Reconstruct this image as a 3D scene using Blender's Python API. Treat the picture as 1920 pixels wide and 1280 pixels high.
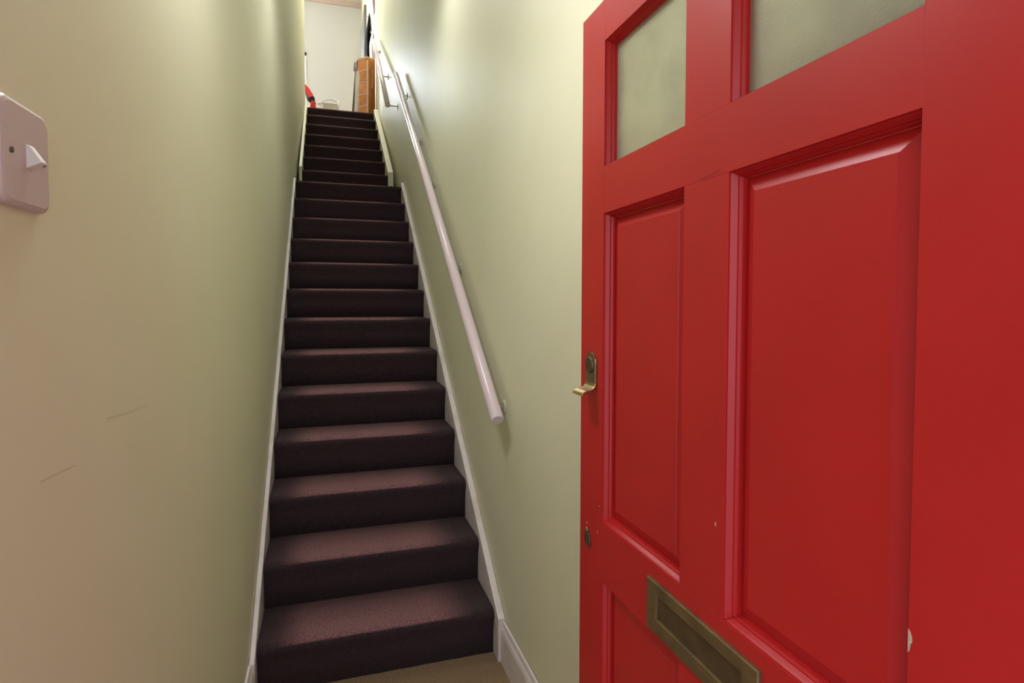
import bpy, bmesh, math, random
from mathutils import Vector, Matrix
random.seed(7)
for o in list(bpy.data.objects): bpy.data.objects.remove(o, do_unlink=True)
S = bpy.context.scene
C = S.collection

# ------------------------------------------------------------------ camera
cam = bpy.data.cameras.new('camera')
cam.sensor_width = 36.0
cam.lens = 1014.0 * 36.0 / 1920.0
cam.shift_x = (960 - 909.68) / 1920
cam.shift_y = -(640 - 601.39) / 1920
cam.clip_start = 0.01
cam.clip_end = 200
cam_o = bpy.data.objects.new('camera', cam)
C.objects.link(cam_o)
R_ = Vector((0.9606, -0.2778, 0.0028)).normalized()
F_ = Vector((0.2776, 0.9598, -0.0408)).normalized()
U_ = R_.cross(F_).normalized()
M = Matrix.Identity(4)
for i in range(3):
    M[i][0], M[i][1], M[i][2] = R_[i], U_[i], -F_[i]
M.translation = Vector((0.11741, -2.16763, 1.53193))
cam_o.matrix_world = M
S.camera = cam_o

# ------------------------------------------------------------------ world + light
W = bpy.data.worlds.new('overcast_sky')
S.world = W
W.use_nodes = True
nt = W.node_tree
nt.nodes.clear()
bg = nt.nodes.new('ShaderNodeBackground')
bg.inputs[0].default_value = (0.93, 0.95, 1.10, 1)
bg.inputs[1].default_value = 1.2
wo = nt.nodes.new('ShaderNodeOutputWorld')
nt.links.new(bg.outputs[0], wo.inputs[0])

def area(name, loc, direction, sx, sy, power, color=(1, 1, 1), portal=False):
    l = bpy.data.lights.new(name, 'AREA')
    l.shape = 'RECTANGLE'
    l.size, l.size_y = sx, sy
    l.energy = power
    l.color = color
    if portal:
        l.cycles.is_portal = True
    o = bpy.data.objects.new(name, l)
    o.location = loc
    o.rotation_euler = Vector(direction).to_track_quat('-Z', 'Z').to_euler()
    C.objects.link(o)
    return o
# daylight through the front door opening and the window beside the top landing
area('door_daylight', (0.21, -2.235, 1.05), (0, 1, 0), 0.78, 2.1, 0, portal=True)
area('stair_fill_light', (0.32, 0.9, 3.55), (0.0, 0, -1), 0.45, 0.45, 4, (0.97, 0.97, 1.03))  # added fill to brighten the treads and stair walls, no known fitting
area('hall_fill_light', (-0.13, -0.95, 2.60), (0.62, 0.22, -1.0), 0.34, 0.34, 8.5, (0.98, 0.97, 1.03))  # unseen fill light, added and aimed to brighten the right wall
area('landing_fill_light', (0.28, 5.7, 7.0), (0, -0.75, -1), 0.45, 0.45, 34, (0.97, 0.97, 1.0))  # added fill for the upper stair walls, turned away from the back wall
area('window_daylight', (-0.78, 8.78, 5.55), (0, -1, -0.12), 1.0, 1.1, 175, (0.86, 0.93, 1.0))

S.view_settings.view_transform = 'Standard'
S.view_settings.look = 'None'
S.view_settings.gamma = 1
S.view_settings.use_curve_mapping = False
S.view_settings.exposure = 0.76

# ------------------------------------------------------------------ materials
def mat(name, col, rough=0.5, metal=0.0, spec=0.5, sheen=0.0, bump=None, vary=None, coat=0.0):
    """bump=(scale,strength,detail,distance); vary=(scale,col2,lo,hi)"""
    m = bpy.data.materials.new(name)
    m.use_nodes = True
    n, l = m.node_tree.nodes, m.node_tree.links
    b = n['Principled BSDF']
    b.inputs['Base Color'].default_value = (*col, 1)
    b.inputs['Roughness'].default_value = rough
    b.inputs['Metallic'].default_value = metal
    b.inputs['Specular IOR Level'].default_value = spec
    b.inputs['Sheen Weight'].default_value = sheen
    b.inputs['Coat Weight'].default_value = coat
    tc = n.new('ShaderNodeTexCoord')
    if vary:
        t = n.new('ShaderNodeTexNoise')
        t.inputs['Scale'].default_value = vary[0]
        t.inputs['Detail'].default_value = 5
        l.new(tc.outputs['Object'], t.inputs['Vector'])
        r = n.new('ShaderNodeMapRange')
        r.inputs[1].default_value, r.inputs[2].default_value = vary[2], vary[3]
        l.new(t.outputs['Fac'], r.inputs[0])
        mx = n.new('ShaderNodeMix')
        mx.data_type = 'RGBA'
        mx.inputs[6].default_value = (*col, 1)
        mx.inputs[7].default_value = (*vary[1], 1)
        l.new(r.outputs[0], mx.inputs[0])
        l.new(mx.outputs[2], b.inputs['Base Color'])
    if bump:
        t2 = n.new('ShaderNodeTexNoise')
        t2.inputs['Scale'].default_value = bump[0]
        t2.inputs['Detail'].default_value = bump[2]
        l.new(tc.outputs['Object'], t2.inputs['Vector'])
        bp = n.new('ShaderNodeBump')
        bp.inputs['Strength'].default_value = bump[1]
        bp.inputs['Distance'].default_value = bump[3]
        l.new(t2.outputs['Fac'], bp.inputs['Height'])
        l.new(bp.outputs['Normal'], b.inputs['Normal'])
    return m

WALL = mat('cream_green_wall_paint', (0.79, 0.780, 0.565), 0.5, spec=0.3, bump=(90, 0.12, 4, 0.002),
           vary=(2.2, (0.76, 0.748, 0.53), 0.35, 0.75))
WHITEWALL = mat('off_white_wall_paint', (0.70, 0.68, 0.64), 0.6, bump=(80, 0.1, 3, 0.002))
CEIL = mat('white_ceiling_paint', (0.76, 0.74, 0.68), 0.7)
COVING = mat('pinkish_coving_paint', (0.62, 0.47, 0.40), 0.6)
TRIM = mat('white_gloss_trim_paint', (0.80, 0.73, 0.70), 0.28, bump=(30, 0.08, 3, 0.002),
           vary=(9, (0.60, 0.55, 0.46), 0.5, 0.8))
CREAMTRIM = mat('cream_painted_string', (0.74, 0.70, 0.50), 0.4, bump=(30, 0.08, 3, 0.002))
RAILPAINT = mat('pinkish_white_gloss_paint', (0.82, 0.69, 0.73), 0.22, bump=(25, 0.05, 2, 0.002))
RED = mat('red_gloss_door_paint', (0.48, 0.014, 0.014), 0.35, spec=0.42, bump=(140, 0.10, 4, 0.0012),
          vary=(5, (0.42, 0.011, 0.012), 0.35, 0.8))
REDDARK = mat('crack_in_red_paint', (0.06, 0.01, 0.008), 0.7)
CHIP = mat('bare_chipped_wood', (0.62, 0.47, 0.36), 0.8, vary=(60, (0.45, 0.33, 0.24), 0.4, 0.6))
BRASS = mat('tarnished_brass', (0.33, 0.235, 0.12), 0.42, metal=0.85, bump=(60, 0.08, 4, 0.001),
            vary=(25, (0.19, 0.145, 0.08), 0.35, 0.7))
BRASSDARK = mat('dark_tarnished_brass', (0.18, 0.125, 0.065), 0.5, metal=0.8, vary=(20, (0.12, 0.09, 0.05), 0.4, 0.7))
BRASSYELLOW = mat('yellow_brass', (0.50, 0.37, 0.18), 0.38, metal=0.9, vary=(40, (0.3, 0.21, 0.1), 0.4, 0.7))  # brighter, yellower brass for the finger lip
TAN = mat('tan_carpet_pile', (0.40, 0.26, 0.13), 0.95, spec=0.1, sheen=0.2, bump=(300, 0.8, 3, 0.006),
          vary=(230, (0.17, 0.105, 0.05), 0.38, 0.62))
PLASTIC = mat('aged_white_plastic', (0.62, 0.52, 0.51), 0.35)
ROCKER = mat('white_plastic_rocker', (0.85, 0.82, 0.80), 0.3)
SCREW = mat('dull_screw_metal', (0.12, 0.10, 0.09), 0.4, metal=0.7)
BRACKET = mat('pale_painted_bracket', (0.60, 0.58, 0.44), 0.35)
BLACKCLOTH = mat('black_coat_cloth', (0.004, 0.003, 0.003), 0.95, spec=0.05, bump=(30, 0.3, 3, 0.01))
GREYDOOR = mat('greyish_door_paint', (0.15, 0.14, 0.12), 0.6)
ORANGE = mat('orange_brown_wood', (0.60, 0.225, 0.05), 0.5, vary=(14, (0.47, 0.16, 0.035), 0.35, 0.7))
PALEWOOD = mat('pale_band', (0.72, 0.52, 0.42), 0.5)
VACRED = mat('red_plastic', (0.60, 0.035, 0.03), 0.3)
VACGREY = mat('grey_plastic', (0.16, 0.16, 0.19), 0.4)
VACBLACK = mat('black_plastic', (0.02, 0.012, 0.012), 0.4)
WHITEPL = mat('white_plastic', (0.88, 0.87, 0.88), 0.3)
CLOTH = mat('white_pinkish_cloth', (0.85, 0.79, 0.80), 0.9, sheen=0.2, bump=(30, 0.3, 3, 0.01))
MAUVE = mat('mauve_cloth', (0.34, 0.24, 0.27), 0.9, bump=(30, 0.3, 3, 0.01))
TUBPL = mat('translucent_pale_plastic', (0.78, 0.76, 0.76), 0.35)
WIRE = mat('grey_wire', (0.40, 0.38, 0.36), 0.4, metal=0.3)
PAVE = mat('concrete_path', (0.46, 0.44, 0.40), 0.9, vary=(12, (0.38, 0.36, 0.33), 0.4, 0.7))
BRICK = mat('painted_outer_render', (0.55, 0.52, 0.47), 0.9)

def carpet_mat():
    m = mat('dark_aubergine_carpet_pile', (0.06, 0.033, 0.035), 0.95, spec=0.05, sheen=0.08,
            bump=(520, 0.7, 3, 0.004))
    n, l = m.node_tree.nodes, m.node_tree.links
    b = n['Principled BSDF']
    b.inputs['Sheen Roughness'].default_value = 0.6
    b.inputs['Sheen Tint'].default_value = (1.0, 0.78, 0.74, 1)
    tc = n.new('ShaderNodeTexCoord')
    t = n.new('ShaderNodeTexNoise')
    t.inputs['Scale'].default_value = 150
    t.inputs['Detail'].default_value = 3
    l.new(tc.outputs['Object'], t.inputs['Vector'])
    r = n.new('ShaderNodeMapRange')
    r.inputs[1].default_value, r.inputs[2].default_value = 0.3, 0.7
    r.inputs[3].default_value, r.inputs[4].default_value = 0.6, 1.4
    l.new(t.outputs['Fac'], r.inputs[0])
    # the pile is paler along the middle and front of every tread
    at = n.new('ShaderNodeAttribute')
    at.attribute_name = 'pale_mid'
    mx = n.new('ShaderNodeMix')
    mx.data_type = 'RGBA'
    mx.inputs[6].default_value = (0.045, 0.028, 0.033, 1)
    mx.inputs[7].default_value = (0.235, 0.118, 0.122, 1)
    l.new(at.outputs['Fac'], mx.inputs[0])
    mul = n.new('ShaderNodeVectorMath')
    mul.operation = 'SCALE'
    l.new(mx.outputs[2], mul.inputs[0])
    l.new(r.outputs[0], mul.inputs['Scale'])
    l.new(mul.outputs[0], b.inputs['Base Color'])
    return m
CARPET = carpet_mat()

def obscured_glass():
    m = bpy.data.materials.new('obscured_door_glass')
    m.use_nodes = True
    n, l = m.node_tree.nodes, m.node_tree.links
    b = n['Principled BSDF']
    b.inputs['Base Color'].default_value = (0.80, 0.82, 0.72, 1)
    b.inputs['Roughness'].default_value = 0.55
    b.inputs['Transmission Weight'].default_value = 0.75
    b.inputs['IOR'].default_value = 1.3
    tc = n.new('ShaderNodeTexCoord')
    t = n.new('ShaderNodeTexNoise')
    t.inputs['Scale'].default_value = 330
    t.inputs['Detail'].default_value = 3
    l.new(tc.outputs['Object'], t.inputs['Vector'])
    bp = n.new('ShaderNodeBump')
    bp.inputs['Strength'].default_value = 0.35
    bp.inputs['Distance'].default_value = 0.003
    l.new(t.outputs['Fac'], bp.inputs['Height'])
    l.new(bp.outputs['Normal'], b.inputs['Normal'])
    t2 = n.new('ShaderNodeTexNoise')
    t2.inputs['Scale'].default_value = 14
    t2.inputs['Detail'].default_value = 6
    l.new(tc.outputs['Object'], t2.inputs['Vector'])
    r = n.new('ShaderNodeMapRange')
    r.inputs[1].default_value, r.inputs[2].default_value = 0.3, 0.7
    l.new(t2.outputs['Fac'], r.inputs[0])
    mx = n.new('ShaderNodeMix')
    mx.data_type = 'RGBA'
    mx.inputs[6].default_value = (0.58, 0.60, 0.44, 1)
    mx.inputs[7].default_value = (0.73, 0.75, 0.56, 1)
    l.new(r.outputs[0], mx.inputs[0])
    l.new(mx.outputs[2], b.inputs['Base Color'])
    return m
GLASS = obscured_glass()

def clear_glass():
    m = bpy.data.materials.new('window_glass')
    m.use_nodes = True
    b = m.node_tree.nodes['Principled BSDF']
    b.inputs['Base Color'].default_value = (0.97, 0.98, 0.98, 1)
    b.inputs['Roughness'].default_value = 0.02
    b.inputs['Transmission Weight'].default_value = 1.0
    b.inputs['IOR'].default_value = 1.05
    return m
WGLASS = clear_glass()

# ------------------------------------------------------------------ helpers
def link(name, me, m=None, parent=None, smooth=False):
    o = bpy.data.objects.new(name, me)
    C.objects.link(o)
    if m is not None and not me.materials:
        me.materials.append(m)
    if parent is not None:
        o.parent = parent
    if smooth:
        for p in me.polygons: p.use_smooth = True
    return o

def mesh_bm(name, bm, m=None, parent=None, smooth=False):
    bmesh.ops.recalc_face_normals(bm, faces=bm.faces)
    me = bpy.data.meshes.new(name)
    bm.to_mesh(me)
    bm.free()
    return link(name, me, m, parent, smooth)

def tag(o, label, cat, group=None, kind=None):
    if label: o['label'] = label
    if cat: o['category'] = cat
    if group: o['group'] = group
    if kind: o['kind'] = kind
    return o

def empty(name, loc, label=None, cat=None, rz=0, group=None, kind=None):
    o = bpy.data.objects.new(name, None)
    o.empty_display_size = 0.1
    o.location = loc
    o.rotation_euler = (0, 0, rz)
    C.objects.link(o)
    return tag(o, label, cat, group, kind)

def add_box(bm, a, b, mtx=None):
    x0, y0, z0 = a
    x1, y1, z1 = b
    vs = [bm.verts.new((x, y, z)) for x in (x0, x1) for y in (y0, y1) for z in (z0, z1)]
    if mtx is not None:
        for v in vs: v.co = mtx @ v.co
    for f in ((0, 1, 3, 2), (4, 6, 7, 5), (0, 4, 5, 1), (2, 3, 7, 6), (0, 2, 6, 4), (1, 5, 7, 3)):
        bm.faces.new([vs[i] for i in f])
    return vs

def box(name, a, b, m, parent=None, bevel=0.0, seg=2):
    bm = bmesh.new()
    add_box(bm, a, b)
    if bevel:
        bmesh.ops.bevel(bm, geom=list(bm.edges), offset=bevel, segments=seg, profile=0.6, affect='EDGES')
    return mesh_bm(name, bm, m, parent, smooth=False)

def prism(name, poly, axis, a, b, m, parent=None, bevel=0.0, seg=2, smooth=False):
    """poly: 2D points; extruded along axis from a to b ('x': (y,z); 'y': (x,z); 'z': (x,y))"""
    bm = bmesh.new()
    def P(p, t):
        return {'x': (t, p[0], p[1]), 'y': (p[0], t, p[1]), 'z': (p[0], p[1], t)}[axis]
    A = [bm.verts.new(P(p, a)) for p in poly]
    B = [bm.verts.new(P(p, b)) for p in poly]
    n = len(poly)
    bm.faces.new(A)
    bm.faces.new(B[::-1])
    for i in range(n):
        bm.faces.new((A[i], B[i], B[(i + 1) % n], A[(i + 1) % n]))
    if bevel:
        bmesh.ops.recalc_face_normals(bm, faces=bm.faces)
        bmesh.ops.bevel(bm, geom=[e for e in bm.edges if e.calc_face_angle(0) > 0.5], offset=bevel, segments=seg,
                        profile=0.6, affect='EDGES')
    return mesh_bm(name, bm, m, parent, smooth)

def add_tube(bm, pts, radii, sides=12, caps=True):
    pts = [Vector(p) for p in pts]
    if not hasattr(radii, '__len__'): radii = [radii] * len(pts)
    rings = []
    prev = None
    for i, p in enumerate(pts):
        d = (pts[min(i + 1, len(pts) - 1)] - pts[max(i - 1, 0)]).normalized()
        ref = prev if prev is not None else (Vector((0, 0, 1)) if abs(d.z) < 0.9 else Vector((1, 0, 0)))
        u = (ref - d * ref.dot(d)).normalized()
        prev = u
        v = d.cross(u)
        rings.append([bm.verts.new(p + (u * math.cos(2 * math.pi * k / sides) + v * math.sin(2 * math.pi * k / sides)) * radii[i])
                      for k in range(sides)])
    for r0, r1 in zip(rings, rings[1:]):
        for k in range(sides):
            f = bm.faces.new((r0[k], r0[(k + 1) % sides], r1[(k + 1) % sides], r1[k]))
            f.smooth = True
    if caps:
        bm.faces.new(rings[0][::-1])
        bm.faces.new(rings[-1])

def tube(name, pts, radii, m, parent=None, sides=12):
    bm = bmesh.new()
    add_tube(bm, pts, radii, sides)
    return mesh_bm(name, bm, m, parent)

# ------------------------------------------------------------------ dimensions
R = 0.20                       # rise of a step
G, E = 0.25398, 0.0215         # going, nosing overhang (lower flight)
XL, XR = -0.15928, 0.79092     # carpet edges, lower flight
GU, YU = 0.28683, 3.49104      # upper flight
XLU, XRU = -0.12237, 0.71157
ZT = 3.9835                    # top landing
WL, WR = -0.180, 0.8209        # wall faces
WLU, WRU = -0.152, 0.766       # wall faces beside the upper flight
YT = YU + 6 * GU               # edge of the top landing
YB = 8.7                       # back wall
YF = -1.93                     # inner face of the front wall
TOPZ = 7.17
LEND = 5.30                    # where the left stair wall stops

def ease(y):
    t = min(1, max(0, (y - 3.30) / 1.9))
    return t * t * (3 - 2 * t)
def wall_x(y):
    return WR + (WRU - WR) * ease(y)
def wall_xl(y):
    return WL + (WLU - WL) * ease(y)

# ------------------------------------------------------------------ structure
def struct(o, label, cat):
    return tag(o, label, cat, kind='structure')

struct(prism('floor', [(-0.30, -2.16), (1.0, -2.16), (1.0, 0.03), (-0.30, 0.03)], 'z', -0.06, 0.0, TAN),
       'tan carpeted hall floor at the foot of the dark stairs', 'floor')
wl_poly = [(WL, -2.16), (WL, 3.06), (-0.30, 3.06), (-0.30, -2.16)]
wlu_poly = [(WL, 3.06)] + [(wall_xl(3.30 + 1.9 * k / 12), 3.30 + 1.9 * k / 12) for k in range(13)] + [(WLU, LEND), (-0.30, LEND), (-0.30, 3.06)]
struct(prism('wall_left_upper', wlu_poly, 'z', -0.06, TOPZ, WALL),
       'upper end of the cream-green left wall beside the last steps', 'wall')
struct(prism('wall_left', wl_poly, 'z', -0.06, TOPZ, WALL),
       'long cream-green plaster wall on the left of the stairs, with the light switch', 'wall')

# right wall
wr_poly = [(WR, -2.16), (WR, 3.06), (1.0, 3.06), (1.0, -2.16)]
ys = [3.30 + 1.9 * k / 12 for k in range(13)]
wru_poly = [(WR, 3.06)] + [(wall_x(y), y) for y in ys] + [(WRU, YB), (1.0, YB), (1.0, 3.06)]
wr_up = struct(prism('wall_right_upper', wru_poly, 'z', -0.06, TOPZ, WALL),
            'upper end of the right wall catching the window light near the top landing', 'wall')
wr = struct(prism('wall_right', wr_poly, 'z', -0.06, TOPZ, WALL),
            'cream-green plaster wall on the right carrying the handrails', 'wall')
# back wall with a window left of the visible part
WX0, WX1, WZ0, WZ1 = -1.28, -0.245, 4.95, 6.13
bm = bmesh.new()
add_box(bm, (-1.6, YB, 3.9), (WX0, YB + 0.12, TOPZ))
add_box(bm, (WX1, YB, 3.9), (1.0, YB + 0.12, TOPZ))
add_box(bm, (WX0, YB, 3.9), (WX1, YB + 0.12, WZ0))
add_box(bm, (WX0, YB, WZ1), (WX1, YB + 0.12, TOPZ))
struct(mesh_bm('wall_back', bm, WHITEWALL), 'off-white wall facing you at the top of the stairs', 'wall')
struct(box('wall_landing_left', (-1.72, LEND, 3.9), (-1.6, YB + 0.12, TOPZ), WHITEWALL), 'white wall at the left end of the top landing', 'wall')
struct(box('wall_landing_front', (-1.72, LEND - 0.12, 3.9), (-0.30, LEND, TOPZ), WHITEWALL), 'white wall closing the top landing behind the stair wall', 'wall')
# window
w = struct(empty('window_1', (0.5 * (WX0 + WX1), YB, WZ0)), 'white framed window on the left of the back wall at stair top', 'window')
bm = bmesh.new()
hw = 0.5 * (WX1 - WX0); hh = WZ1 - WZ0
for a, b in (((-hw, -0.02, 0), (-hw + 0.06, 0.1, hh)), ((hw - 0.06, -0.02, 0), (hw, 0.1, hh)),
             ((-hw, -0.02, 0), (hw, 0.1, 0.06)), ((-hw, -0.02, hh - 0.06), (hw, 0.1, hh)), ((-hw, 0.01, hh / 2 - 0.02), (hw, 0.07, hh / 2 + 0.02))):
    add_box(bm, a, b)
mesh_bm('window_frame', bm, WHITEPL, w)
box('pane', (-hw + 0.05, 0.03, 0.05), (hw - 0.05, 0.036, hh / 2 - 0.01), WGLASS, w)
box('pane', (-hw + 0.05, 0.045, hh / 2 + 0.01), (hw - 0.05, 0.051, hh - 0.05), WGLASS, w)
box('window_sill', (-hw - 0.04, -0.09, -0.03), (hw + 0.02, 0.02, 0.0), WHITEPL, w)

# ceilings
struct(box('ceiling_hall', (-0.30, -2.16, 2.78), (1.0, -0.3, 2.88), CEIL), 'white ceiling over the entrance hall', 'ceiling')
struct(prism('ceiling_stairwell', [(-0.3, 2.78), (5.1, 7.17), (5.1, 7.27), (-0.3, 2.88)], 'x', -0.30, 1.0, CEIL),
       'sloping white ceiling over the stairs', 'ceiling')
struct(box('ceiling_landing', (-1.72, 5.1, TOPZ), (1.0, YB + 0.12, TOPZ + 0.1), CEIL), 'white ceiling over the top landing', 'ceiling')
struct(prism('trim_coving', [(YB, TOPZ), (YB, TOPZ - 0.085), (YB - 0.02, TOPZ - 0.08), (YB - 0.07, TOPZ - 0.02), (YB - 0.08, TOPZ)], 'x', -1.6, WRU, COVING),
       'pinkish coving along the top of the far back wall', 'coving')
struct(box('floor_landing', (-1.72, YT + 0.03, 3.86), (1.0, YB + 0.12, ZT), TAN), 'tan carpeted floor of the top landing', 'floor')

struct(box('floor_under_stairs', (-0.30, 0.03, -0.06), (1.0, 5.32, -0.01), PAVE), 'floor under the stairs', 'floor')
struct(box('wall_under_landing', (-0.30, 5.265, -0.06), (0.99, 5.295, 3.86), WALL), 'wall closing the space under the top landing', 'wall')
# front wall around the doorway (behind the viewer) and the path outside
bm = bmesh.new()
add_box(bm, (-0.30, -2.16, -0.06), (-0.16, YF, 2.88))
add_box(bm, (0.665, -2.16, -0.06), (1.0, YF, 2.88))
add_box(bm, (-0.16, -2.16, 2.12), (0.665, YF, 2.88))
struct(mesh_bm('wall_front', bm, WALL), 'front wall around the entrance doorway, behind the open red door', 'wall')
struct(box('path', (-4, -7, -0.16), (4, -2.16, -0.06), PAVE), 'concrete path outside the entrance doorway', 'path')
struct(box('wall_sky_blocker', (0.72, -5.2, -0.06), (0.95, -2.17, 3.2), BRICK), 'added wall outside the front door, keeping sky light off the left wall', 'wall')  # unseen wall added to block sky light from the left wall
# ------------------------------------------------------------------ skirting
def skirting(name, x_wall, sgn, y0, y1, label):
    h = 0.172
    prof = [(0, 0), (0, h), (0.007, h), (0.010, h - 0.008), (0.010, h - 0.016), (0.016, h - 0.030), (0.019, h - 0.044), (0.019, 0)]
    o = prism(name, [(x_wall + sgn * p[0], p[1]) for p in prof], 'y', y0, y1, TRIM)
    return struct(o, label, 'skirting')
skirting('baseboard_right', WR, -1, YF, -0.052, 'white moulded skirting board along the right wall at the foot of the stairs')
skirting('baseboard_left', WL, 1, YF, -0.052, 'white moulded skirting board along the left wall of the hall')

# ------------------------------------------------------------------ stairs
def step_profile(y0, z0, run, e, depth_back):
    """side outline of one carpeted step: riser, rounded nosing, tread"""
    z1 = z0 + R
    rn = 0.032
    pts = [(y0 + e, z0), (y0 + e * 0.92, z0 + R * 0.45), (y0 + e * 0.55, z0 + R * 0.72)]
    for k in range(7):
        a = math.pi + (-math.pi * 0.5) * k / 6
        pts.append((y0 + rn + rn * math.cos(a), z1 - rn + rn * math.sin(a)))
    n_t = 5
    for k in range(1, n_t + 1):
        pts.append((y0 + rn + (run + e - rn) * k / n_t, z1 - 0.001 * math.sin(math.pi * k / n_t)))
    pts.append((y0 + depth_back, z1))
    pts.append((y0 + depth_back, z0))
    return pts

def make_step(name, x0, x1, y0, z0, run, e, back, parent, pale_mid=1.0):
    prof = step_profile(y0, z0, run, e, back)
    nx = 24
    bm = bmesh.new()
    lay = bm.verts.layers.float.new('pale_mid')
    cols = []
    rnd = random.Random(int(z0 * 1000))
    offs = [rnd.uniform(-0.0015, 0.0015) for _ in range(nx + 1)]
    for i in range(nx + 1):
        u = i / nx
        x = x0 + (x1 - x0) * u
        # the carpet rolls down slightly at both side edges
        ed = max(0.0, 1 - min(u, 1 - u) / 0.05)
        col = []
        for (y, z) in prof:
            k = 0.004 * ed * ed if z > z0 + R * 0.9 else 0.0
            v = bm.verts.new((x, y + (offs[i] if y < y0 + 0.03 else 0), z - k))
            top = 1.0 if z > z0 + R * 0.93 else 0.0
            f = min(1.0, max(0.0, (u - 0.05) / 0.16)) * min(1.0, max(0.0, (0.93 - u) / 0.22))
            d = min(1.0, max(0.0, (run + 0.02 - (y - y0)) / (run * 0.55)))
            v[lay] = pale_mid * top * f * f * (3 - 2 * f) * (0.35 + 0.65 * d)
            col.append(v)
        cols.append(col)
    n = len(prof)
    for a, b in zip(cols, cols[1:]):
        for k in range(n):
            f = bm.faces.new((a[k], b[k], b[(k + 1) % n], a[(k + 1) % n]))
            f.smooth = k < n - 3
    bm.faces.new(cols[0][::-1])
    bm.faces.new(cols[-1])
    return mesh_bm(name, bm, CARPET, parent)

low = empty('stair_flight', (0, 0, 0), 'long lower flight of stairs covered in dark aubergine carpet between white strings', 'stairs')
for k in range(1, 14):
    y0 = (k - 1) * G
    last = k == 13
    run = G if not last else (YU - y0)
    back = run + E + 0.03 if not last else (YU + E - y0 - 0.001)
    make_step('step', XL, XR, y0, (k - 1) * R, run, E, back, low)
upf = empty('stair_flight', (0, YU, 13 * R + 0.0008), 'short upper flight of dark carpeted stairs rising from the half landing to the top', 'stairs')
inv = Matrix.Translation((0, -YU, -13 * R))
for i in range(7):
    z0 = 13 * R + i * R
    if i == 6: z0 = ZT - R
    last = i == 6
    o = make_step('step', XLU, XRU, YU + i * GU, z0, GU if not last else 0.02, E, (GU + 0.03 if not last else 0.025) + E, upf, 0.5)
    o.data.transform(inv)

def string_board(x0, x1, c, parent, off=None):
    """sloping string board with vertical ends, closed at landing level"""
    s = R / G
    ya, yb = -0.052, 3.06
    poly = [(ya, 0.0), (ya, c + s * ya), (yb, c + s * yb), (yb, 2.0), (0.45, 0.0)]
    return prism('string_board', poly, 'x', x0, x1, TRIM, parent, bevel=0.004, seg=2)
string_board(WL + 0.0008, XL, 0.212, low)
string_board(XR, WR - 0.0008, 0.227, low)
# level plinths beside the half landing
for x0, x1 in ((WL + 0.012, XL), (XR, WR - 0.022)):
    box('landing_plinth', (x0, 3.0605, 2.30), (x1, YU - 0.022, 2.605), CREAMTRIM, low)
su = R / GU
for x0, x1, c in ((WLU + 0.001, XLU, 0.235), (XRU, WRU - 0.001, 0.235)):
    poly = [(-0.02, 0.006), (-0.02, c - su * 0.02), (6 * GU, c + su * 6 * GU - 0.005), (6 * GU, su * 6 * GU - 0.45), (0.45, 0.006)]
    prism('string_board', poly, 'x', x0, x1, CREAMTRIM, upf, bevel=0.004)

# ------------------------------------------------------------------ handrails
def handrail(p0, p1, rad, xw, brackets, label):
    root = empty('handrail', (p0[0], p0[1], p0[2]), label, 'handrail')
    P0, P1 = Vector(p0), Vector(p1)
    d = (P1 - P0)
    L = d.length
    d.normalize()
    bm = bmesh.new()
    pts, rr = [], []
    for t, r in ((0, rad * 0.90), (0.003, rad), (L - 0.003, rad), (L, rad * 0.90)):
        pts.append(d * t)
        rr.append(r)
    add_tube(bm, pts, rr, 28)
    mesh_bm('rail', bm, RAILPAINT, root)
    for yb in brackets:
        t = (yb - p0[1]) / (P1.y - P0.y)
        a = P0.lerp(P1, t) - P0
        wallx = (xw(yb)) - p0[0]
        zb = a.z - 0.075
        # round wall rose
        ro = tube('bracket', [(wallx, a.y, zb), (wallx - 0.004, a.y, zb), (wallx - 0.008, a.y, zb)], [0.030, 0.030, 0.022], BRACKET, root, 20)
        tube('bracket_arm', [(wallx - 0.006, a.y, zb), (a.x + 0.022, a.y, zb + 0.001), (a.x + 0.006, a.y, zb + 0.012), (a.x, a.y, zb + 0.030), (a.x, a.y, a.z - rad + 0.004)],
             0.0065, BRACKET, ro, 10)
        bmc = bmesh.new()
        add_tube(bmc, [Vector((a.x, a.y, a.z - rad - 0.003)) - d * 0.03, Vector((a.x, a.y, a.z - rad - 0.003)) + d * 0.03], 0.007, 8)
        mesh_bm('bracket_saddle', bmc, BRACKET, ro)
        for k in range(3):
            an = k * 2.094 + 0.5
            cy, cz = a.y + 0.019 * math.cos(an), zb + 0.019 * math.sin(an)
            tube('screw', [(wallx - 0.005, cy, cz), (wallx - 0.0085, cy, cz)], [0.004, 0.003], SCREW, ro, 8)
    return root
handrail((0.7509, -0.157, 1.0546), (0.7509, 3.117, 3.6655), 0.0265, wall_x, (-0.03, 0.74, 1.517, 2.065, 2.85),
         'long pinkish white round handrail on the right wall beside the lower stairs')
handrail((0.700, 3.37, 3.46), (0.700, 5.05, 4.84), 0.0255, wall_x, (3.52, 4.2, 4.9),
         'short upper handrail on the right wall near the top landing')

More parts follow.
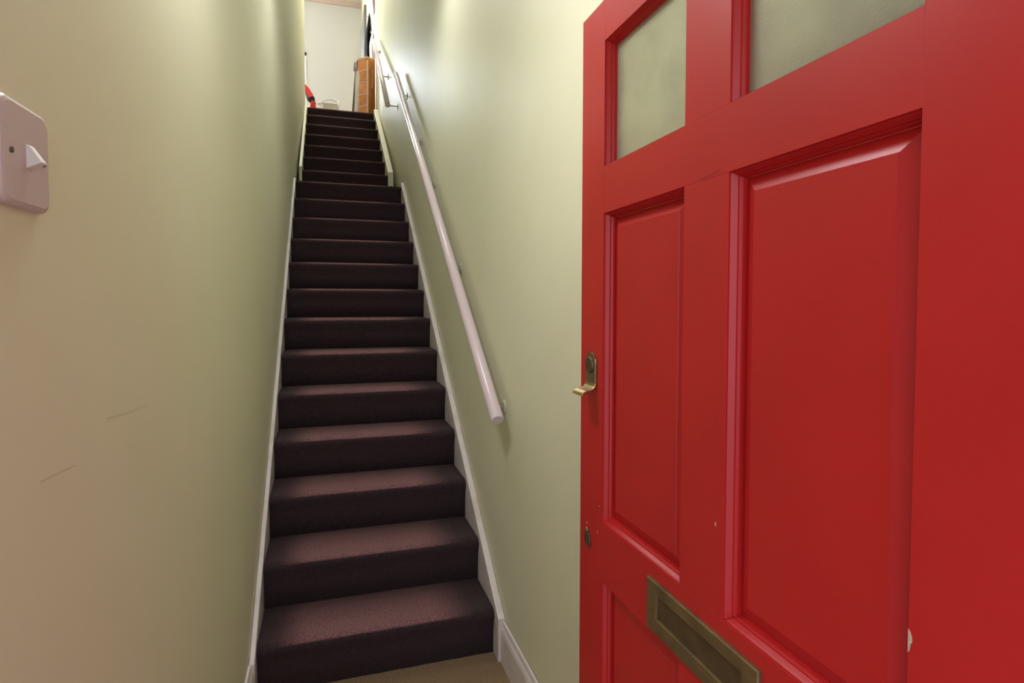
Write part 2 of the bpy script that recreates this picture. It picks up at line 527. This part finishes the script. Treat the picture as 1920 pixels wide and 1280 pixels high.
# ------------------------------------------------------------------ front door (red), open against the right side
D0 = Vector((0.60819, -1.18424, 0))
ax = Vector((-0.007516, -0.999935, 0.00853)).normalized()   # from free edge to hinge
az = Vector((0.000064, 0.00853, 0.99996)).normalized()
ay = az.cross(ax).normalized()
Mx = Matrix.Identity(4)
for i in range(3):
    Mx[i][0], Mx[i][1], Mx[i][2] = ax[i], ay[i], az[i]
Mx.translation = D0
door = empty('door_1', (0, 0, 0), 'open red panelled front door with brass fittings and two obscured glass panes', 'door', kind='structure')
door.matrix_world = Mx
CO = [0.0, 0.0907, 0.3288, 0.4194, 0.6526, 0.7433]
RO = [0.015, 0.24, 0.9998, 1.1126, 1.6896, 1.7758, 2.004, 2.080]
TH = 0.044
bv = 0.0012
box('stile', (CO[0], 0, RO[0]), (CO[1], TH, RO[7]), RED, door, 0.0003, 1)
box('stile', (CO[4], 0, RO[0]), (CO[5], TH, RO[7]), RED, door, 0.0003, 1)
for z0, z1 in ((RO[0], RO[1]), (RO[2], RO[3]), (RO[4], RO[5]), (RO[6], RO[7])):
    box('rail', (CO[1], 0.0, z0), (CO[4], TH, z1), RED, door, 0.0002, 1)
for z0, z1 in ((RO[1], RO[2]), (RO[3], RO[4]), (RO[5], RO[6])):
    box('muntin', (CO[2], 0.0001, z0), (CO[3], TH, z1), RED, door, 0.0002, 1)

def ring_frame(name, u0, u1, v0, v1, prof, m, parent):
    """mitred moulding: prof = list of (inset, depth)"""
    bm = bmesh.new()
    loops = []
    for ins, dep in prof:
        loops.append([bm.verts.new(p) for p in ((u0 + ins, dep, v0 + ins), (u1 - ins, dep, v0 + ins), (u1 - ins, dep, v1 - ins), (u0 + ins, dep, v1 - ins))])
    for a, b in zip(loops, loops[1:]):
        for k in range(4):
            bm.faces.new((a[k], a[(k + 1) % 4], b[(k + 1) % 4], b[k]))
    return mesh_bm(name, bm, m, parent)
ovolo = [(0.0, TH - 0.01), (0.0, 0.0030), (0.0005, 0.0028), (0.0020, 0.0048), (0.0050, 0.0100), (0.0053, 0.0122), (0.0058, 0.0120),
         (0.0066, 0.0128), (0.0078, 0.0158), (0.0082, 0.0186), (0.0096, 0.0188), (0.0096, TH - 0.01)]

def raised_panel(u0, u1, v0, v1):
    p = ring = None
    prof = [(0.004, TH - 0.012), (0.004, 0.0215), (0.0100, 0.0212), (0.0285, 0.0138), (0.0292, 0.0128)]
    bm = bmesh.new()
    loops = []
    for ins, dep in prof:
        loops.append([bm.verts.new(q) for q in ((u0 + ins, dep, v0 + ins), (u1 - ins, dep, v0 + ins), (u1 - ins, dep, v1 - ins), (u0 + ins, dep, v1 - ins))])
    for a, b in zip(loops, loops[1:]):
        for k in range(4):
            bm.faces.new((a[k], a[(k + 1) % 4], b[(k + 1) % 4], b[k]))
    bm.faces.new(loops[-1])
    bm.faces.new(loops[0][::-1])
    o = mesh_bm('panel', bm, RED, door)
    ring_frame('moulding', u0, u1, v0, v1, ovolo, RED, o)
    return o
for (v0, v1) in ((RO[1], RO[2]), (RO[3], RO[4])):
    raised_panel(CO[1], CO[2], v0, v1)
    raised_panel(CO[3], CO[4], v0, v1)
for (u0, u1) in ((CO[1], CO[2]), (CO[3], CO[4])):
    g = box('glass_pane', (u0 + 0.003, 0.0205, RO[5] + 0.003), (u1 - 0.003, 0.0245, RO[6] - 0.003), GLASS, door)
    ring_frame('moulding', u0, u1, RO[5], RO[6], ovolo, RED, g)

# letter plate
lp = empty('letter_plate', (0, 0, 0))
lp.parent = door
lu0, lu1, lv0, lv1 = 0.2525, 0.4880, 1.0095, 1.0905
iu0, iu1, iv0, iv1 = 0.2790, 0.4610, 1.0330, 1.0720
bm = bmesh.new()
def quad_loop(u0, u1, v0, v1, d): return [bm.verts.new(p) for p in ((u0, d, v0), (u1, d, v0), (u1, d, v1), (u0, d, v1))]
lo = [quad_loop(lu0, lu1, lv0, lv1, 0.0005), quad_loop(lu0, lu1, lv0, lv1, -0.0045), quad_loop(lu0 + 0.002, lu1 - 0.002, lv0 + 0.002, lv1 - 0.002, -0.0060),
      quad_loop(iu0, iu1, iv0, iv1, -0.0060), quad_loop(iu0 + 0.001, iu1 - 0.001, iv0 + 0.001, iv1 - 0.001, -0.0052), quad_loop(iu0 + 0.001, iu1 - 0.001, iv0 + 0.001, iv1 - 0.001, 0.0005)]
for a, b in zip(lo, lo[1:]):
    for k in range(4): bm.faces.new((a[k], a[(k + 1) % 4], b[(k + 1) % 4], b[k]))
mesh_bm('plate', bm, BRASS, lp)
# spring flap, tilted very slightly inwards at the bottom
bm = bmesh.new()
add_box(bm, (iu0 + 0.0015, -0.0008, iv0 + 0.0015), (iu1 - 0.0015, 0.0003, iv1 - 0.0015))
mesh_bm('flap', bm, BRASSDARK, lp)

# cylinder pull
cp = empty('door_pull', (0, 0, 0))
cp.parent = door
prof = [(-0.001, 1.4175), (-0.001, 1.372), (-0.0025, 1.364), (-0.0075, 1.3585), (-0.0150, 1.3560), (-0.0225, 1.3545), (-0.0280, 1.3515), (-0.0300, 1.3470)]
bm = bmesh.new()
cu, hwid = 0.0485, 0.0205
rows = []
for i, (d, v) in enumerate(prof):
    nxt = prof[min(i + 1, len(prof) - 1)]; prv = prof[max(i - 1, 0)]
    tv = Vector((nxt[0] - prv[0], nxt[1] - prv[1])).normalized()
    nn = Vector((tv[1], -tv[0]))  # towards the viewer side
    if nn[0] > 0: nn = -nn
    row = []
    for s in (0, 1):
        dd_, vv_ = d + nn[0] * 0.003 * s, v + nn[1] * 0.003 * s
        row.append([bm.verts.new((cu - hwid, dd_, vv_)), bm.verts.new((cu + hwid, dd_, vv_))])
    rows.append(row)
for a, b in zip(rows, rows[1:]):
    bm.faces.new((a[1][0], a[1][1], b[1][1], b[1][0]))
    bm.faces.new((a[0][1], a[0][0], b[0][0], b[0][1]))
    for k in (0, 1): bm.faces.new((a[0][k], a[1][k], b[1][k], b[0][k]))
bm.faces.new((rows[0][0][0], rows[0][0][1], rows[0][1][1], rows[0][1][0]))
bm.faces.new((rows[-1][0][0], rows[-1][0][1], rows[-1][1][1], rows[-1][1][0]))
fl = mesh_bm('finger_lip', bm, BRASSYELLOW, cp)
bpmod = fl.modifiers.new('bevel', 'BEVEL'); bpmod.width = 0.0012; bpmod.segments = 2; bpmod.limit_method = 'ANGLE'
# rounded top of the plate
poly = [(cu + 0.0205 * math.cos(a), 1.4075 + 0.0215 * math.sin(a)) for a in [math.pi * k / 16 for k in range(17)]]
poly += [(cu - 0.0205, 1.370), (cu + 0.0205, 1.370)]
prism('plate', poly, 'y', -0.0045, 0.0, BRASS, cp, bevel=0.0012)
lc = tube('lock_cylinder', [(cu, 0, 1.4045), (cu, -0.0075, 1.4045), (cu, -0.0085, 1.4045)], [0.0155, 0.0155, 0.0140], BRASSDARK, cp, 24)
box('key_slot', (cu - 0.0008, -0.0090, 1.3985), (cu + 0.0008, -0.0084, 1.4105), VACBLACK, lc)

# keyhole with a drop cover
kp = empty('keyhole_cover', (0, 0, 0))
kp.parent = door
ku, kv = 0.0368, 1.0570
poly = [(ku + 0.0125 * math.cos(a), kv + 0.0140 * math.sin(a)) for a in [2 * math.pi * k / 24 - math.pi / 2 + math.pi / 24 for k in range(24)]]
prism('cover', poly, 'y', -0.0035, 0.0, BRASSDARK, kp, bevel=0.001)
tube('pivot', [(ku - 0.002, 0, kv + 0.0185), (ku - 0.002, -0.005, kv + 0.0185)], [0.0052, 0.0042], BRASS, kp, 16)
box('neck', (ku - 0.0055, -0.0032, kv + 0.010), (ku + 0.0020, 0.0, kv + 0.018), BRASSDARK, kp, 0.0005)

# flaked paint, cracks
def sliver(name, pts, m, dep=-0.0003, th=0.0006):
    return prism(name, pts, 'y', dep, dep + th, m, door)
sliver('paint_chip', [(0.6526, 1.2175), (0.6542, 1.2200), (0.6550, 1.2265), (0.6562, 1.2280), (0.6560, 1.2325), (0.6546, 1.2365), (0.6526, 1.2385)], CHIP)
sliver('paint_chip', [(0.4025, 1.2345), (0.4040, 1.2352), (0.4052, 1.2330), (0.4046, 1.2290), (0.4032, 1.2300)], CHIP)
sliver('paint_chip', [(0.0800, 1.1390), (0.0815, 1.1400), (0.0822, 1.1382), (0.0810, 1.1370)], CHIP)
sliver('paint_chip', [(0.0735, 1.0885), (0.0750, 1.0900), (0.0752, 1.0845), (0.0742, 1.0820)], CHIP)
sliver('paint_chip', [(0.0300, 1.0860), (0.0310, 1.0900), (0.0325, 1.0880), (0.0315, 1.0840)], CHIP)
sliver('paint_crack', [(0.3600, 1.6912), (0.3720, 1.6924), (0.3850, 1.6930), (0.3960, 1.6945), (0.4040, 1.6985), (0.3950, 1.6953), (0.3850, 1.6938), (0.3720, 1.6931)], REDDARK, -0.0002, 0.0005)

# door frame jamb behind the hinge edge
struct(box('trim_door_frame', (0.66, -2.10, 0.0), (0.72, YF + 0.02, 2.12), RED), 'red door frame post at the hinge side of the front door', 'door frame')

# ------------------------------------------------------------------ light switch
sw = empty('light_switch', (WL, -1.515, 1.672), 'aged white plastic light switch on the left wall near the edge of the picture', 'light switch')
bm = bmesh.new()
def rr_poly(hy, hz, r, n=6):
    pts = []
    for cy, cz, a0 in ((hy - r, hz - r, 0), (-hy + r, hz - r, 90), (-hy + r, -hz + r, 180), (hy - r, -hz + r, 270)):
        for k in range(n + 1):
            a = math.radians(a0 + 90 * k / n)
            pts.append((cy + r * math.cos(a), cz + r * math.sin(a)))
    return pts
lays = [(0.000, 0.0455, 0.0515), (0.0060, 0.0450, 0.0510), (0.0085, 0.0435, 0.0495), (0.0100, 0.0405, 0.0465)]
loops = []
for x, hy, hz in lays:
    loops.append([bm.verts.new((x, p[0], p[1])) for p in rr_poly(hy, hz, 0.012)])
for a, b in zip(loops, loops[1:]):
    n = len(a)
    for k in range(n): bm.faces.new((a[k], a[(k + 1) % n], b[(k + 1) % n], b[k]))
bm.faces.new(loops[-1]); bm.faces.new(loops[0][::-1])
mesh_bm('plate', bm, PLASTIC, sw)
prism('rocker', [(0.0095, -0.0115), (0.0235, -0.0050), (0.0125, 0.0115), (0.0095, 0.0118)], 'y', -0.004, 0.007, ROCKER, sw, bevel=0.0008)
for s in (-1, 1):
    tube('screw', [(0.009, s * 0.0302, 0.0), (0.0112, s * 0.0302, 0.0)], [0.0034, 0.0028], SCREW, sw, 12)
for o in sw.children:
    if o.name.startswith('rocker'):
        o.data.transform(Matrix.Identity(4))

# ------------------------------------------------------------------ things at the top of the stairs
# pale inner door in the far part of the right wall
d2 = struct(empty('door_2', (WRU, 7.25, ZT)), 'pale greyish inner door in the right wall beyond the hanging coat at the stair top', 'door')
box('leaf', (-0.040, 0, 0.01), (-0.002, 1.05, 2.44), GREYDOOR, d2, 0.002)
for v0, v1 in ((0.2, 0.95), (1.15, 2.25)):
    box('panel', (-0.044, 0.16, v0), (-0.039, 0.90, v1), GREYDOOR, d2, 0.002)
tube('knob', [(-0.040, 0.10, 1.02), (-0.060, 0.10, 1.02), (-0.070, 0.10, 1.02)], [0.012, 0.012, 0.024], BRASS, d2, 14)

# tall orange-brown drawer unit set with a corner towards the stairs
cab = empty('drawer_tower', (0.650, 5.42, ZT), 'tall orange-brown drawer unit with pale bands at the top of the stairs', 'drawers', rz=math.radians(43))
W1, W2, H = 0.19, 0.155, 0.82
box('carcass', (0.004, 0.004, 0.0), (W2, W1, H), ORANGE, cab, 0.003)
nd = 5
for k in range(nd):
    z0 = 0.02 + k * (H - 0.03) / nd
    z1 = z0 + (H - 0.03) / nd - 0.008
    dr = box('drawer', (-0.008, 0.016, z0), (0.006, W1 - 0.006, z1), ORANGE, cab, 0.002)
    box('drawer_band', (-0.013, 0.016, z1 - 0.010), (-0.006, W1 - 0.006, z1), PALEWOOD, dr, 0.001)
box('corner_post', (-0.010, -0.008, 0.0), (0.010, 0.012, H - 0.06), PALEWOOD, cab, 0.002)
box('side_strip', (0.085, -0.004, 0.42), (0.098, 0.006, 0.66), PALEWOOD, cab, 0.001)

# folded ironing board leaning beside the drawers
ib = empty('ironing_board', (0.462, 5.30, ZT), 'folded white ironing board leaning beside the orange-brown drawer unit', 'ironing board')
ib.rotation_euler = (0, math.radians(2.5), math.radians(-35))
prof = [(0.010, 0.0), (0.052, 0.0), (0.052, 0.48), (0.046, 0.52), (0.034, 0.545), (0.020, 0.52), (0.012, 0.48)]
prism('board', [(p[0], p[1]) for p in prof], 'y', -0.012, 0.026, WHITEPL, ib, bevel=0.003)
prism('cover', [(-0.006, 0.02), (0.006, 0.02), (0.012, 0.56), (0.016, 0.68), (0.004, 0.66), (-0.004, 0.50)], 'y', 0.004, 0.034, MAUVE, ib, bevel=0.002)
tube('leg', [(-0.030, 0.01, 0.0), (-0.012, 0.012, 0.40), (-0.006, 0.014, 0.58)], 0.009, MAUVE, ib, 10)
tube('leg', [(-0.020, 0.03, 0.0), (-0.004, 0.03, 0.55)], 0.009, PALEWOOD, ib, 10)
tube('foot', [(-0.022, 0.012, 0.55), (-0.022, 0.012, 0.66)], [0.012, 0.010], MAUVE, ib, 10)

# red and grey vacuum cleaner
vc = empty('vacuum_cleaner', (-0.060, 5.62, ZT), 'red and grey upright vacuum cleaner standing at the left of the stair top', 'vacuum')
tilt = Matrix.Translation((-0.005, 0, 0.185)) @ Matrix.Rotation(math.radians(-28), 4, 'Y')
def tilted(o): o.data.transform(tilt); return o
b1 = tilted(prism('body', [(-0.016, 0.070), (0.050, 0.070), (0.052, 0.10), (0.046, 0.18), (0.020, 0.26), (-0.014, 0.25)], 'y', -0.04, 0.05, VACRED, vc, bevel=0.008, seg=3))
tilted(prism('dust_bin', [(-0.050, 0.07), (-0.018, 0.05), (-0.014, 0.20), (-0.036, 0.17)], 'y', -0.03, 0.04, VACGREY, vc, bevel=0.006, seg=3))
tilted(prism('base', [(-0.040, 0.060), (-0.004, -0.040), (0.050, 0.035), (0.050, 0.068), (-0.016, 0.068)], 'y', -0.035, 0.045, VACBLACK, vc, bevel=0.004))
tube('neck', [(0.00, 0.0, 0.05), (-0.005, 0.0, 0.20)], 0.014, VACBLACK, vc, 12)
prism('floor_head', [(-0.045, 0.0), (0.034, 0.0), (0.034, 0.17), (0.026, 0.195), (-0.018, 0.195), (-0.045, 0.10)], 'y', -0.08, 0.05, VACRED, vc, bevel=0.006)
tilted(tube('handle', [(0.0, 0.0, 0.24), (-0.01, 0.0, 0.30)], [0.012, 0.010], VACRED, vc, 12))

# pale storage tub with a grey wire handle
tb = empty('storage_tub', (0.155, 5.60, ZT), 'pale plastic tub with an arched grey handle on the top landing', 'tub')
bm = bmesh.new()
for k, (hx, hy, z) in enumerate(((0.085, 0.07, 0.0), (0.11, 0.085, 0.17), (0.105, 0.08, 0.17), (0.082, 0.066, 0.006))):
    pass
lp_ = []
for hx, hy, z in ((0.085, 0.07, 0.0), (0.105, 0.085, 0.160), (0.113, 0.092, 0.162), (0.113, 0.092, 0.168), (0.101, 0.081, 0.168), (0.082, 0.066, 0.006)):
    ring = []
    for cx_, cy_, a0 in ((1, 1, 0), (-1, 1, 90), (-1, -1, 180), (1, -1, 270)):
        for k in range(5):
            a = math.radians(a0 + 22.5 * k)
            ring.append(bm.verts.new((cx_ * (hx - 0.03) + 0.03 * math.cos(a), cy_ * (hy - 0.03) + 0.03 * math.sin(a), z)))
    lp_.append(ring)
for a, b in zip(lp_, lp_[1:]):
    n = len(a)
    for k in range(n): bm.faces.new((a[k], a[(k + 1) % n], b[(k + 1) % n], b[k]))
bm.faces.new(lp_[0][::-1]); bm.faces.new(lp_[-1])
mesh_bm('tub_body', bm, TUBPL, tb)
arc = [(-0.112 + 0.224 * k / 14, -0.05, 0.168 + 0.062 * math.sin(math.pi * (0.06 + 0.80 * k / 14))) for k in range(15)]
tube('handle', arc, 0.005, WIRE, tb, 8)
tube('handle_clip', [(0.110, -0.095, 0.09), (0.110, -0.095, 0.205)], 0.008, WHITEPL, tb, 10)
bm = bmesh.new()
bmesh.ops.create_uvsphere(bm, u_segments=14, v_segments=10, radius=0.020)
for v in bm.verts: v.co += Vector((-0.140, -0.05, 0.165))
add_tube(bm, [(-0.140, -0.05, 0.165), (-0.105, -0.05, 0.160)], 0.008, 8)
mesh_bm('handle_clip', bm, WHITEPL, tb, smooth=True)

# robe and mauve cloth hanging at the end of the right wall
def hanging(name, x_in, x_wall, y0, y1, ztop, zbot, m, label, cat, widths):
    x_wall -= 0.002
    root = empty(name, (x_wall, 0.5 * (y0 + y1), ztop), label, cat)
    bm = bmesh.new()
    nz, na = 24, 28
    rings = []
    for i in range(nz + 1):
        t = i / nz
        k = t * (len(widths) - 1)
        j = min(int(k), len(widths) - 2)
        wd = widths[j] + (widths[j + 1] - widths[j]) * (k - j)
        ring = []
        for a in range(na):
            an = 2 * math.pi * a / na
            fold = 1 + 0.16 * math.sin(5 * an + 1.3 * t) * min(1, t * 3)
            x = -(x_wall - x_in) * wd * 0.5 * (1 - math.cos(an)) * fold
            y = 0.5 * (y1 - y0) * math.sin(an) * fold * (0.45 + 0.55 * min(1, t * 4))
            ring.append(bm.verts.new((x, y, -(ztop - zbot) * t)))
        rings.append(ring)
    for r0, r1 in zip(rings, rings[1:]):
        for a in range(na):
            bm.faces.new((r0[a], r0[(a + 1) % na], r1[(a + 1) % na], r1[a]))
    bm.faces.new(rings[0][::-1]); bm.faces.new(rings[-1])
    mesh_bm('fabric', bm, m, root, smooth=True)
    tube('hook', [(0.0, 0, 0.02), (-0.03, 0, 0.015), (-0.04, 0, 0.03)], 0.006, WIRE, root, 8)
    return root
hanging('bathrobe', 0.712, WRU, 5.72, 6.02, 5.31, 4.40, CLOTH, 'white pinkish robe hanging on the right wall above the drawer unit', 'robe', [0.5, 1.0, 0.9, 0.60, 0.55, 0.7, 0.8, 0.85])
hanging('coat', 0.706, WRU, 6.22, 6.95, 5.88, 4.70, BLACKCLOTH, 'black coat hanging on the right wall behind the white robe at the stair top', 'coat', [0.35, 0.85, 1.0, 1.0, 0.95, 1.0, 1.0])
hanging('scarf', 0.722, WRU, 5.60, 5.72, 5.95, 5.50, MAUVE, 'mauve cloth hanging high on the right wall above the white robe', 'cloth', [0.5, 1.0, 0.8, 0.5, 0.2])

# hairline scuffs on the left wall and cracked filler along the strings
DARK = mat('dark_hairline_dirt', (0.16, 0.135, 0.09), 0.9)
SCUFF = mat('faint_scuff', (0.40, 0.35, 0.26), 0.9)
wl_o = bpy.data.objects['wall_left']
def wall_line(name, pts, wd, xw, sgn, parent, m=None):
    bm = bmesh.new()
    a = [bm.verts.new((xw + sgn * 0.0004, y, z + wd / 2)) for y, z in pts]
    b = [bm.verts.new((xw + sgn * 0.0004, y, z - wd / 2)) for y, z in pts]
    for k in range(len(pts) - 1):
        bm.faces.new((a[k], a[k + 1], b[k + 1], b[k]))
    r = bmesh.ops.extrude_face_region(bm, geom=bm.faces[:])
    for v in r['geom']:
        if isinstance(v, bmesh.types.BMVert): v.co.x -= sgn * 0.0003
    return mesh_bm(name, bm, m=m or DARK, parent=parent)
SCUFFS = [[(-1.4891, 1.3357), (-1.4540, 1.3333), (-1.4075, 1.3291)], [(-1.3068, 1.3648), (-1.2242, 1.3570), (-1.1357, 1.3527)]]
for sc in SCUFFS:
    wall_line('scuff_mark', sc, 0.0004, WL, 1, wl_o, SCUFF)
for y0, y1 in ((0.02, 0.14), (0.24, 0.36), (0.46, 0.60), (0.62, 0.70), (1.05, 1.25), (1.5, 1.75)):
    wall_line('filler_crack', [(y0 + (y1 - y0) * k / 4, 0.2165 + R / G * (y0 + (y1 - y0) * k / 4) + random.uniform(-0.001, 0.001)) for k in range(5)], 0.002, WL, 1, wl_o)
wr_o = bpy.data.objects['wall_right']
for y0, y1 in ((0.03, 0.10), (0.22, 0.34), (0.60, 0.75), (1.1, 1.4)):
    wall_line('filler_crack', [(y0 + (y1 - y0) * k / 4, 0.2315 + R / G * (y0 + (y1 - y0) * k / 4) + random.uniform(-0.001, 0.001)) for k in range(5)], 0.0018, WR, -1, wr_o)
wall_line('filler_crack', [(-0.06 - 0.08 * k, 0.1765 + random.uniform(-0.001, 0.001)) for k in range(7)], 0.003, WR, -1, wr_o)
